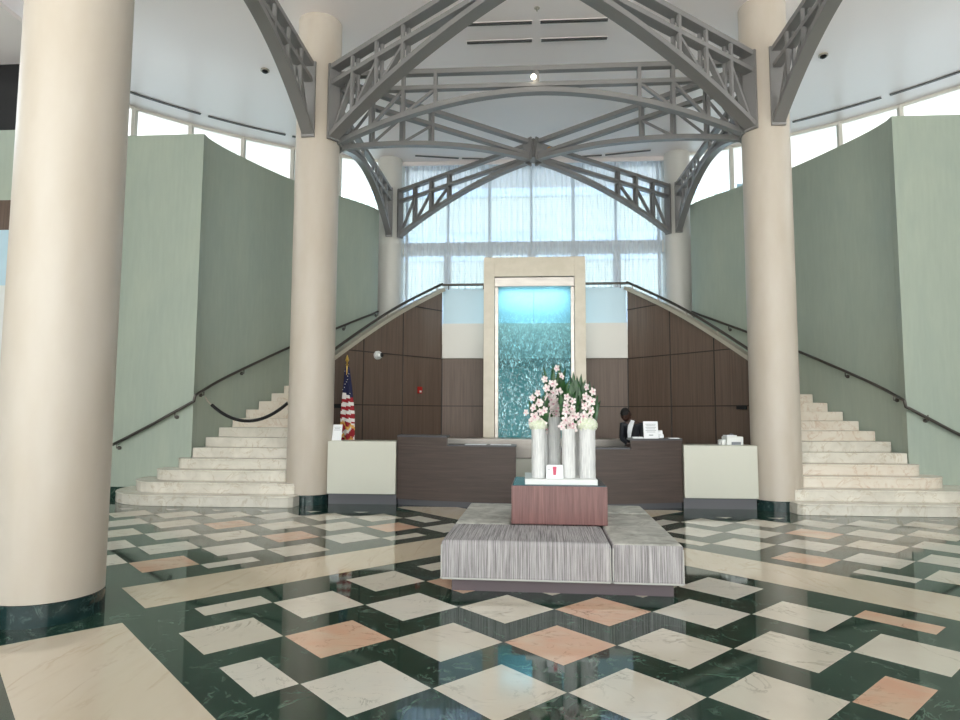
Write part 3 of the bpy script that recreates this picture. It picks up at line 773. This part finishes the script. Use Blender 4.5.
# small white printer on the right white counter
t = thing('desk_printer', (3.02,7.22,1.032), 'small white office machine with paper slot on the right white counter', 'printer')
MB().box(2.88,3.24,7.12,7.4,1.032,1.170).build('body', 'white', t, bevel=.012)
MB().box(2.90,3.12,7.16,7.38,1.172,1.192).build('lid', 'paper', t, bevel=.006)
MB().box(2.98,3.18,7.112,7.118,1.040,1.085).build('paper_slot', 'ink', t)
MB().box(2.79,2.87,7.16,7.36,1.032,1.120).build('side_tray', 'white', t, bevel=.008)
MB().tube([(2.96,7.2,1.195),(3.0,7.2,1.215),(3.06,7.2,1.205)], .008, 8).build('cable_clip', 'ink', t)
MB().box(2.755,2.775,7.2,7.3,1.032,1.110).build('side_flap', 'white', t)

t.location.x += .175; t.scale.x = .74

# wall devices
def on_wing(frac, z, sx, out=.02):
    s = frac*wingS[-1]; p = at_s(wing, wingS, s); d = (at_s(wing,wingS,s+.05)-p).normalized(); n = Vector((d.y,-d.x)); r = p+n*out
    return Vector((sx*-r.x, r.y, z)), Vector((sx*-n.x, n.y, 0))
p, n = on_wing(.44, 2.68, -1, .0)
t = thing('dome_camera', tuple(p), 'white dome security camera on the left brown panel wall', 'security camera')
MB().tube([p, p+n*.05], .085, 20).build('housing', 'white', t, smooth=True); q = p+n*.07
MB().ball(tuple(q), .07, 16, 10).build('shell', 'white', t, smooth=True); MB().ball(tuple(q+n*.035+Vector((.02,0,0))), .045, 14, 8).build('lens', 'black', t, smooth=True)
p, n = on_wing(.80, 2.02, -1, .0)
t = thing('fire_alarm_station', tuple(p), 'small red fire alarm pull station on the left brown panel wall', 'fire alarm')
sd = Vector((-n.y,n.x,0))
MB().bar(p+Vector((0,0,-.07)), p+Vector((0,0,.07)), .11, .07, sd).build('box', 'red', t); MB().bar(p+n*.036+Vector((0,0,-.05)), p+n*.036+Vector((0,0,-.01)), .05, .012, sd).build('handle', 'white', t)
for sx, fr in ((-1,.155),(1,.16)):
    p, n = on_wing(fr, 1.66, sx, .0); sd = Vector((-n.y,n.x,0))
    tag(MB().bar(p-Vector((0,0,.035)), p+Vector((0,0,.035)), .2, .06, sd).build('wall_box', 'black'), 'small black box on the brown wall beside the %s desk column' % ('left' if sx < 0 else 'right'), 'wall box')

# ================================================================== FLAG
FX, FY = -3.47, 7.86
t = thing('flag_on_pole', (FX,FY,0), 'furled american flag with gold fringe on a gold topped pole behind the left counter', 'flag')
MB().lathe([(.14,0),(.14,.03),(.05,.07),(.025,.12)], (FX,FY,0), 24).build('stand', 'gold', t, smooth=True)
MB().tube([(FX,FY,.1),(FX,FY,2.42)], .013, 10).build('pole', 'gold', t, smooth=True)
MB().lathe([(.012,2.40),(.03,2.42),(.012,2.44),(.014,2.46),(.036,2.5),(.02,2.55),(.003,2.6)], (FX,FY,0), 16).build('finial', 'gold', t, smooth=True)
def flagcloth():
    m = MB(); nz, na = 48, 40; vs = []
    for i in range(nz+1):
        f = i/nz; z = lerp(2.38, 1.0, f); wd = lerp(.03, .115, min(1, f*1.6)**.8)
        for j in range(na):
            a = 2*pi*j/na; rr = wd*(1+.22*sin(5*a+f*3)); vs.append((FX+.035*f+rr*cos(a), FY+.01+rr*.55*sin(a), z-.05*cos(a)*f))
    m.v = vs
    for i in range(nz):
        for j in range(na):
            f = i/nz; a = 2*pi*j/na; x = cos(a)
            if f < .36+.03*x: mi = 0
            elif f < .72: mi = 1 if int((f-.36+.02*x)/.052) % 2 else 2
            else: mi = 1 if sin(3*a+f*34) > -.3 else 2
            zig = .74+.07*abs(((j/na*4) % 1)-.5)*2
            if abs(f-zig) < .022 or abs(f-zig-.17) < .02: mi = 3
            m.f.append((i*na+j, i*na+(j+1)%na, (i+1)*na+(j+1)%na, (i+1)*na+j)); m.m.append(mi)
    m.f.append(tuple(range(nz*na,(nz+1)*na))); m.m.append(2)
    return m
cloth = flagcloth().build('cloth', ['flag_blue','flag_red','flag_white','fringe'], t, smooth=True)
st = MB()
for k in range(9):
    f = .06+.3*((k*.37) % 1); a = -pi/2+(((k*.61) % 1)-.5)*1.9; wd = lerp(.03,.115,min(1,f*1.6)**.8)*(1+.22*sin(5*a+f*3))+.004
    c = Vector((FX+.035*f+wd*cos(a), FY+.01+wd*.55*sin(a)-.002, lerp(2.38,1.0,f)-.05*cos(a)*f)); ring = []
    for q in range(10):
        rr = .012 if q % 2 == 0 else .005; ring.append((c.x+rr*sin(q*pi/5), c.y, c.z+rr*cos(q*pi/5)))
    st.add(ring, [tuple(range(10))])
st.build('stars', 'flag_white', cloth)

# ================================================================== OTTOMAN
OT = thing('pinwheel_ottoman', (.16,3.09,0), 'large square striped grey ottoman around the flower pedestal on the marble floor', 'ottoman', rz=radians(-1.6))
MT['velvet'] = velvet()
def cushion(x0, x1, y0, y1, side, name='seat_cushion'):
    """box cushion with vertical stripes on its sides and brushed top, rounded edges"""
    o = MB(); z0, z1 = .1, .44
    nx = ny = 1
    o.box(x0,x1,y0,y1,z0,z1); o.m = [2,2,0,1,0,1]
    ob = o.build(name, ['fabric_x','fabric_y','velvet' if side == 'v' else 'fabric_x'], OT, local=True, smooth=True)
    b = ob.modifiers.new('bevel','BEVEL'); b.width = .035; b.segments = 4
    pp = MB()
    for z, e in ((z0+.015, .002),):
        pp.tube([(x0+.02,y0-e,z),(x1-.02,y0-e,z),(x1+e,y0+.02,z),(x1+e,y1-.02,z),(x1-.02,y1+e,z),(x0+.02,y1+e,z),(x0-e,y1-.02,z),(x0-e,y0+.02,z),(x0+.02,y0-e,z)], .008, 6)
    if True:
        for xx in (x0, x1):
            pp.tube([(xx+(.006 if xx == x0 else -.006), y0+.004, z0+.03), (xx+(.006 if xx == x0 else -.006), y0+.004, z1-.04)], .007, 6)
    pp.build('piping', 'piping', ob, local=True, smooth=True)
W2, L2 = 1.03, 1.17
cushion(-W2-.06, .375, -L2, -.30, 'x')          # front piece, stripes run over the top
cushion(.385, W2-.05, -L2, .55, 'v')             # right piece
cushion(-.51, W2-.05, .56, L2, 'v')              # rear piece
cushion(-W2-.06, -.52, -.29, L2, 'v')            # left piece
MB().box(-W2+.03,W2-.13,-L2+.06,L2-.06,0,.098).build('plinth', 'plinth', OT, local=True)
# pedestal box in the middle
P0 = thing('flower_pedestal', (.13,3.2,.44), 'burgundy veneered box pedestal rising from the middle of the ottoman', 'pedestal', rz=radians(-1.6))
P0.location.z = .442
MB().box(-.48,.47,-.41,.43,0,.378).build('body', 'burgundy', P0, local=True, bevel=.004)
MB().box(-.47,.46,-.40,.42,.379,.385).build('top_panel', 'teal_top', P0, local=True)
TZ = .828
TR = single(MB().box(-.225,.50,2.84,3.56,TZ,TZ+.055), 'display_tray', 'white', 'white flat tray under the vases on the burgundy pedestal', 'tray', bevel=.004)
VZ = TZ+.056

# vases and flowers
def vase(x, y, r, h, label):
    t = thing('cylinder_vase', (x,y,VZ), label, 'vase', 'white ribbed vases on the pedestal')
    pr = []
    for k in range(13):
        f = k/12; pr.append((r*(1+.02*sin(k*1.7)), h*f))
    pr += [(r*.88, h), (r*.86, h-.03), (0.01, h-.04)]
    MB().lathe(pr, (x,y,VZ), 28).build('body', 'vase', t, smooth=True); return t
vs_ = [(-.085,3.02,.072,.50,'tall white ribbed vase at the front left, holding hydrangeas and orchids'),
       (.225,3.02,.070,.50,'white ribbed vase at the front centre with pink orchids'),
       (.420,3.04,.084,.505,'wide white ribbed vase at the front right topped with white hydrangea'),
       (.090,3.34,.074,.62,'tallest white ribbed vase behind the white box'),
       (-.03,3.28,.05,.47,'slim white vase half hidden behind the front left vase'),
       (.345,3.32,.07,.50,'white ribbed vase half hidden between the front centre and front right vases')]
for v in vs_: vase(*v)
blo = None
def blossom_mesh():
    m = MB()
    for k in range(5):
        a = 2*pi*k/5+.3; c, s = cos(a), sin(a)
        pts = [(0,.0,.0),(.012,.010,.006),(.026,.013,.010),(.038,.0,.006),(.026,-.013,.010),(.012,-.010,.006)]
        m.add([(p[0]*c-p[1]*s, -p[2], p[0]*s+p[1]*c) for p in pts], [(0,1,2),(0,2,3),(0,3,4),(0,4,5)], 0)
    m.ball((0,-.010,-.006), .0055, 8, 6, (1,1.3,1.2), 1); return m
def bouquet(x, y, zt, label, orch, hyd, leaves):
    """orch: list of (dx, dy, height, n, lean) spikes; hyd: list of (dx,dy,r); leaves: (dx, height, lean, wd)"""
    t = thing('flower_bouquet', (x,y,zt-.03), label, 'flowers')
    stems = MB()
    for dx, dy, h, n, lean in orch:
        P = [(x+dx*f*.9+lean*f*f, y+dy*f, zt-.03+h*f) for f in [k/8 for k in range(9)]]
        stems.tube(P, [.006]*5+[.005,.004,.003,.002], 6)
        n = max(3, int(n*.8))
        for k in range(n):
            f = lerp(.24, 1.0, k/(n-1)); i = min(7, int(f*8)); p = Vector(P[i]).lerp(Vector(P[i+1]), f*8-i)
            side_ = -1 if k % 2 else 1
            o = BLOOM.copy(); COL.objects.link(o); o.parent = t
            s = lerp(1.75,1.15,f)*random.uniform(.85,1.1); o.scale = (s,s,s)
            o.location = (p.x-x+side_*.028, p.y-y-.018, p.z-zt+.03); o.rotation_euler = (random.uniform(-.5,.3), random.uniform(-3,3), side_*random.uniform(.2,.9))
    for i in range(8 if hyd else 5):
        a = i*2.4; stems.tube([(x+.02*cos(a), y+.02*sin(a), zt-.03), (x+.045*cos(a), y+.045*sin(a), zt+.03+.05*random.random())], .004, 5)
    stems.build('stem', 'stem', t, smooth=True)
    for dx, dy, r in hyd:
        m = MB(); 
        for k in range(90):
            zf = 1-1.55*k/90; a = k*2.39996; rr = sqrt(max(0,1-zf*zf))
            c = Vector((x+dx+r*rr*cos(a), y+dy+r*rr*sin(a), zt+.034+r*.75*zf)); nrm = Vector((rr*cos(a), rr*sin(a), zf)).normalized()
            u = nrm.cross(Vector((.3,.2,1))).normalized(); vv = nrm.cross(u); q = r*.17
            tw = random.random()*pi
            for b in range(4):
                an = tw+b*pi/2; e = (u*cos(an)+vv*sin(an)); e2 = (u*cos(an+.6)+vv*sin(an+.6)); e3 = (u*cos(an-.6)+vv*sin(an-.6))
                m.add([c, c+e3*q*.8+nrm*q*.25, c+e*q*1.1+nrm*q*.3, c+e2*q*.8+nrm*q*.25], [(0,1,2,3)])
        m.ball((x+dx,y+dy,zt+.034), r*.93, 12, 8, (1,1,.75)); m.build('hydrangea_head', 'hydrangea', t)
    mh = max(q[2] for q in leaves)
    leaves = leaves+[(random.uniform(-.05,.06), random.uniform(0,.05), mh*random.uniform(.6,1.0), random.uniform(-.08,.1), .02) for q in range(len(leaves)+3)]
    for dx, dy, h, lean, wd in leaves:
        wd *= 1.9; m = MB(); vs = []; n = 9
        ln = random.uniform(-.5,.5)
        for k in range(n+1):
            f = k/n; wv = wd*sin(pi*(f**.75))+.001; cx = x+dx+lean*f*f; cy = y+dy+.02*f; cz = zt-.03+h*f*(1-.12*f*abs(lean)*6)
            vs += [(cx-wv*cos(ln), cy-wv*sin(ln), cz+.1*wv), (cx, cy+.006, cz), (cx+wv*cos(ln), cy+wv*sin(ln), cz+.1*wv)]
        fs = []
        for k in range(n):
            a = 3*k; fs += [(a,a+1,a+4,a+3),(a+1,a+2,a+5,a+4)]
        m.add(vs, fs).build('leaf', 'leaf', t, smooth=True)
    return t
BLOOM = blossom_mesh().build('orchid_blossom', ['petal','lip'], origin=(0,0,0))
def branch(h, n, x, y, zt, dx, lean):
    out = []
    return out
rl = lambda lst: [(dx, dy, h, l, w_) for dx, dy, h, l, w_ in lst]
bq = []
bq.append(bouquet(-.085,3.02,VZ+.50,'orchids and white hydrangea in the front left vase, left edge of the display',
    [(-.01,-.02,.40,9,-.03),(-.05,.0,.20,6,-.05),(.02,.02,.30,5,.03)], [(-.005,0,.088)],
    rl([(.03,.02,.40,.03,.022),(.05,.03,.38,.05,.024),(-.03,.03,.30,-.04,.018),(.01,.04,.42,.0,.02),(.06,.0,.28,.06,.02),(-.02,.02,.45,-.03,.016)])))
bq.append(bouquet(.225,3.02,VZ+.50,'pale pink orchids with dark leaves in the front centre vase',
    [(.0,-.02,.36,10,.02),(.03,.0,.22,6,.05),(-.05,.0,.09,4,-.03),(.05,-.02,.10,4,.04)], [],
    rl([(.0,.03,.50,.02,.03),(.03,.03,.46,.06,.03),(-.03,.02,.36,-.03,.024),(.04,.0,.30,.08,.022)])))
bq.append(bouquet(.420,3.04,VZ+.505,'white orchid spike over round white hydrangea in the front right vase',
    [(.0,-.02,.46,11,.03),(.01,.03,.30,5,-.02)], [(.0,0,.104)],
    rl([(.03,.03,.50,.05,.03),(.05,.02,.40,.07,.028),(-.03,.04,.48,-.04,.032),(-.05,.02,.38,-.04,.028),(.01,.05,.54,.03,.03)])))
bq.append(bouquet(.090,3.34,VZ+.62,'tallest white orchid spikes with glossy leaves in the rear centre vase',
    [(-.03,-.02,.44,10,-.04),(.02,-.02,.56,8,.05),(-.03,-.02,.22,5,-.04)], [],
    rl([(-.05,.0,.62,-.06,.022),(.0,.03,.60,.0,.024),(.05,.02,.62,.09,.026),(.06,.0,.5,.13,.024),(-.03,.02,.56,-.10,.02),(.03,.03,.66,.05,.02),(.07,.03,.44,.06,.03)])))
bq.append(bouquet(.345,3.32,VZ+.50,'dense dark green foliage rising behind the front right vase',
    [(.02,0,.3,4,.0)], [],
    rl([(.0,.0,.60,.0,.034),(.04,.0,.58,.05,.034),(-.04,.0,.56,-.03,.034),(.07,.02,.5,.1,.03),(-.06,.02,.52,-.06,.03),(.02,.03,.64,.03,.03),(.08,.0,.4,.09,.03),(-.02,.03,.66,-.02,.03)])))
bq.append(bouquet(-.03,3.28,VZ+.47,'small sprig of leaves and blossom in the slim rear vase',
    [(0,0,.2,4,.02)], [(.0,0,.045)], rl([(.0,.0,.40,.02,.024),(.03,.0,.42,.04,.022),(-.02,.0,.3,-.02,.02)])))
bpy.data.objects.remove(BLOOM)
# white card box with a pink cup printed on it
t = thing('white_gift_box', (.075,2.93,VZ), 'white box with a pink cup picture standing among the vases', 'box')
MB().box(-.01,.165,2.90,2.97,VZ,VZ+.012).build('base', 'paper', t, bevel=.002); MB().box(-.008,.163,2.905,2.965,VZ+.012,VZ+.135).build('carton', 'paper', t, bevel=.002)
MB().add([(.062,2.903,VZ+.035),(.088,2.903,VZ+.035),(.096,2.903,VZ+.12),(.056,2.903,VZ+.12)], [(0,1,2,3)]).build('cup_picture', 'cup_pink', t)
MB().add([(.005,2.903,VZ+.09),(.03,2.903,VZ+.09),(.03,2.903,VZ+.094),(.005,2.903,VZ+.094)], [(0,1,2,3)]).build('printed_text', 'ink', t)

# ================================================================== PERSON
def skin_mesh(name, joints, edges, m, parent, sub=2):
    me = bpy.data.meshes.new(name); me.from_pydata([Vector(j[:3])-world_loc(parent) for j in joints], edges, []); me.materials.append(MT[m])
    o = bpy.data.objects.new(name, me); COL.objects.link(o); o.parent = parent
    sk = o.modifiers.new('skin','SKIN'); sk.use_smooth_shade = True
    for i, j in enumerate(joints):
        d = me.skin_vertices[0].data[i]; d.radius = (j[3], j[4] if len(j) > 4 else j[3]); d.use_root = (i == 0)
    s = o.modifiers.new('sub','SUBSURF'); s.levels = sub; s.render_levels = sub
    return o
px, py = 1.70, 7.98
pe = thing('person', (px,py,0), 'person in a dark jacket and white shirt looking down behind the right desk', 'person')
hc_ = Vector((px-.125, py-.11, 1.52))   # head centre
J = [(px,py,.95,.13,.1),(px-.0,py,1.12,.125,.09),(px-.01,py-.02,1.28,.14,.095),(px-.02,py-.04,1.37,.12,.085),(px-.045,py-.06,1.43,.055,.055),(hc_.x+.01,hc_.y+.02,1.485,.055),
     (px-.17,py-.06,1.345,.055),(px-.2,py-.12,1.10,.042),(px-.13,py-.32,1.02,.034),
     (px+.15,py-.02,1.345,.055),(px+.175,py-.08,1.10,.042),(px+.08,py-.30,1.02,.034),
     (px-.09,py,.85,.09),(px-.1,py-.02,.48,.06),(px-.1,py,.09,.042),(px-.1,py-.12,.04,.035),
     (px+.09,py,.85,.09),(px+.1,py-.02,.48,.06),(px+.1,py,.09,.042),(px+.1,py-.12,.04,.035)]
E_ = [(0,1),(1,2),(2,3),(3,4),(4,5),(3,6),(6,7),(7,8),(3,9),(9,10),(10,11),(0,12),(12,13),(13,14),(14,15),(0,16),(16,17),(17,18),(18,19)]
body = skin_mesh('body', [tuple(j[:3])+(j[3]*.86,(j[4] if len(j) > 4 else j[3])*.86) for j in J], E_, 'skin', pe)
# head with face, bent forward to the left
hm = bmesh.new(); bmesh.ops.create_icosphere(hm, subdivisions=4, radius=1)
for v in hm.verts:
    x, y, z = v.co; sxx = .076*(1-.18*max(0,-z)**2); yy = y*.096; zz = z*.118
    xx = x*sxx
    if y < -.3:                      # face side
        nose = math.exp(-((x/.16)**2+((z+.12)/.22)**2)); yy -= .02*nose*(1 if z > -.35 else .4)
        for ex in (-.38,.38): yy += .012*math.exp(-(((x-ex)/.18)**2+((z-.08)/.13)**2))
        yy -= .007*math.exp(-((x/.3)**2+((z+.52)/.08)**2))+.008*math.exp(-((x/.25)**2+((z+.85)/.15)**2))
    for ear in (-1,1):
        if abs(z) < .25 and abs(y) < .2 and x*ear > .9: xx += ear*.012
    v.co = (xx, yy, zz)
rot = Matrix.Rotation(radians(38),4,'X'); rz_ = Matrix.Rotation(radians(-28),4,'Z'); Mh = Matrix.Translation(hc_-world_loc(pe)) @ rz_ @ rot @ Matrix.Scale(1.1,4)
hair = hm.copy(); hm.transform(Mh); me = bpy.data.meshes.new('head'); hm.to_mesh(me); me.materials.append(MT['skin']); me.polygons.foreach_set('use_smooth', [True]*len(me.polygons))
ho = bpy.data.objects.new('head', me); COL.objects.link(ho); ho.parent = body
bmesh.ops.delete(hair, geom=[v for v in hair.verts if not (v.co.z > .045 or (v.co.y > .0 and v.co.z > -.04))], context='VERTS')
for v in hair.verts: v.co *= 1.07
hair.transform(Mh); me = bpy.data.meshes.new('hair'); hair.to_mesh(me); me.materials.append(MT['hair']); me.polygons.foreach_set('use_smooth', [True]*len(me.polygons))
o = bpy.data.objects.new('hair', me); COL.objects.link(o); o.parent = body
em = MB()
for ex in (-.029,.029):
    c = Mh @ Vector((ex,-.082,.010)); em.ball(tuple(c+world_loc(pe)), .009, 8, 6)
em.build('eyes', 'hair', body)
JJ = [J[k] for k in (0,1,2,3,6,7,8,9,10,11)]
JJ = [tuple(j[:3])+(j[3]*1.12,(j[4] if len(j) > 4 else j[3])*1.12) for j in JJ]
skin_mesh('jacket', JJ, [(0,1),(1,2),(2,3),(3,4),(4,5),(5,6),(3,7),(7,8),(8,9)], 'jacket', pe)
sm = MB(); sm.add([(px-.1,py-.172,1.12),(px-.05,py-.168,1.12),(px-.02,py-.165,1.27),(px+.03,py-.125,1.415),(px-.03,py-.135,1.43),(px-.09,py-.16,1.33),(px-.105,py-.17,1.22)], [(0,1,2,3,4,5,6)])
sm.add([(px-.1,py-.15,1.12),(px-.05,py-.15,1.12),(px-.02,py-.145,1.27),(px+.03,py-.105,1.415),(px-.03,py-.115,1.43),(px-.09,py-.14,1.33),(px-.105,py-.15,1.22)], [(6,5,4,3,2,1,0)])
sm.build('shirt_front', 'shirt', pe)
LG = [J[k] for k in (0,12,13,14,16,17,18)]; LG = [tuple(j[:3])+(j[3]*1.1,(j[4] if len(j) > 4 else j[3])*1.1) for j in LG]
skin_mesh('trousers', LG, [(0,1),(1,2),(2,3),(0,4),(4,5),(5,6)], 'jacket', pe)
for sg, jw in ((-1,J[8]),(1,J[11])):
    wv = Vector(jw[:3]); hd = [(wv.x,wv.y,wv.z,.026),(wv.x,wv.y-.06,wv.z-.005,.03,.015)]; ed = [(0,1)]
    for q in range(4):
        bx = wv.x+(q-1.5)*.018; k = len(hd); ln = (.05,.06,.056,.044)[q]
        hd += [(bx,wv.y-.09,wv.z-.008,.009),(bx,wv.y-.09-ln*.6,wv.z-.018,.008),(bx,wv.y-.09-ln,wv.z-.04,.007)]; ed += [(1,k),(k,k+1),(k+1,k+2)]
    k = len(hd); hd += [(wv.x-sg*.04,wv.y-.06,wv.z-.012,.01),(wv.x-sg*.05,wv.y-.095,wv.z-.02,.008)]; ed += [(0,k),(k,k+1)]
    skin_mesh('hand', hd, ed, 'skin', pe, 1)

# ================================================================== OUTSIDE
struct(MB().box(-60,60,16.1,90,-.3,-.05).build('ground_outside', 'ground'))
def building(x0, x1, y0, y1, h, m, label):
    t = thing('building', ((x0+x1)/2,y0,-.05), label, 'building')
    MB().box(x0,x1,y0,y1,-.05,h).build('walls', m, t)
    f = MB(); z = 2.5
    while z < h-1:
        f.box(x0+.4,x1-.4,y0-.06,y0+.02,z,z+1.4); z += 3.2
    f.build('window_band', 'tower_blue', t)
building(-9,10,27,34,30,'banded','pale horizontally banded building seen through the sheer curtain')
building(9.5,12.5,36,44,26,'tower_blue','tall blue glass tower outside the right clerestory beside the desk column')
building(14.0,16.5,34,42,24,'banded','pale narrow tower outside the right clerestory')
building(-24,-17,34,42,16,'banded','pale building outside the left clerestory')
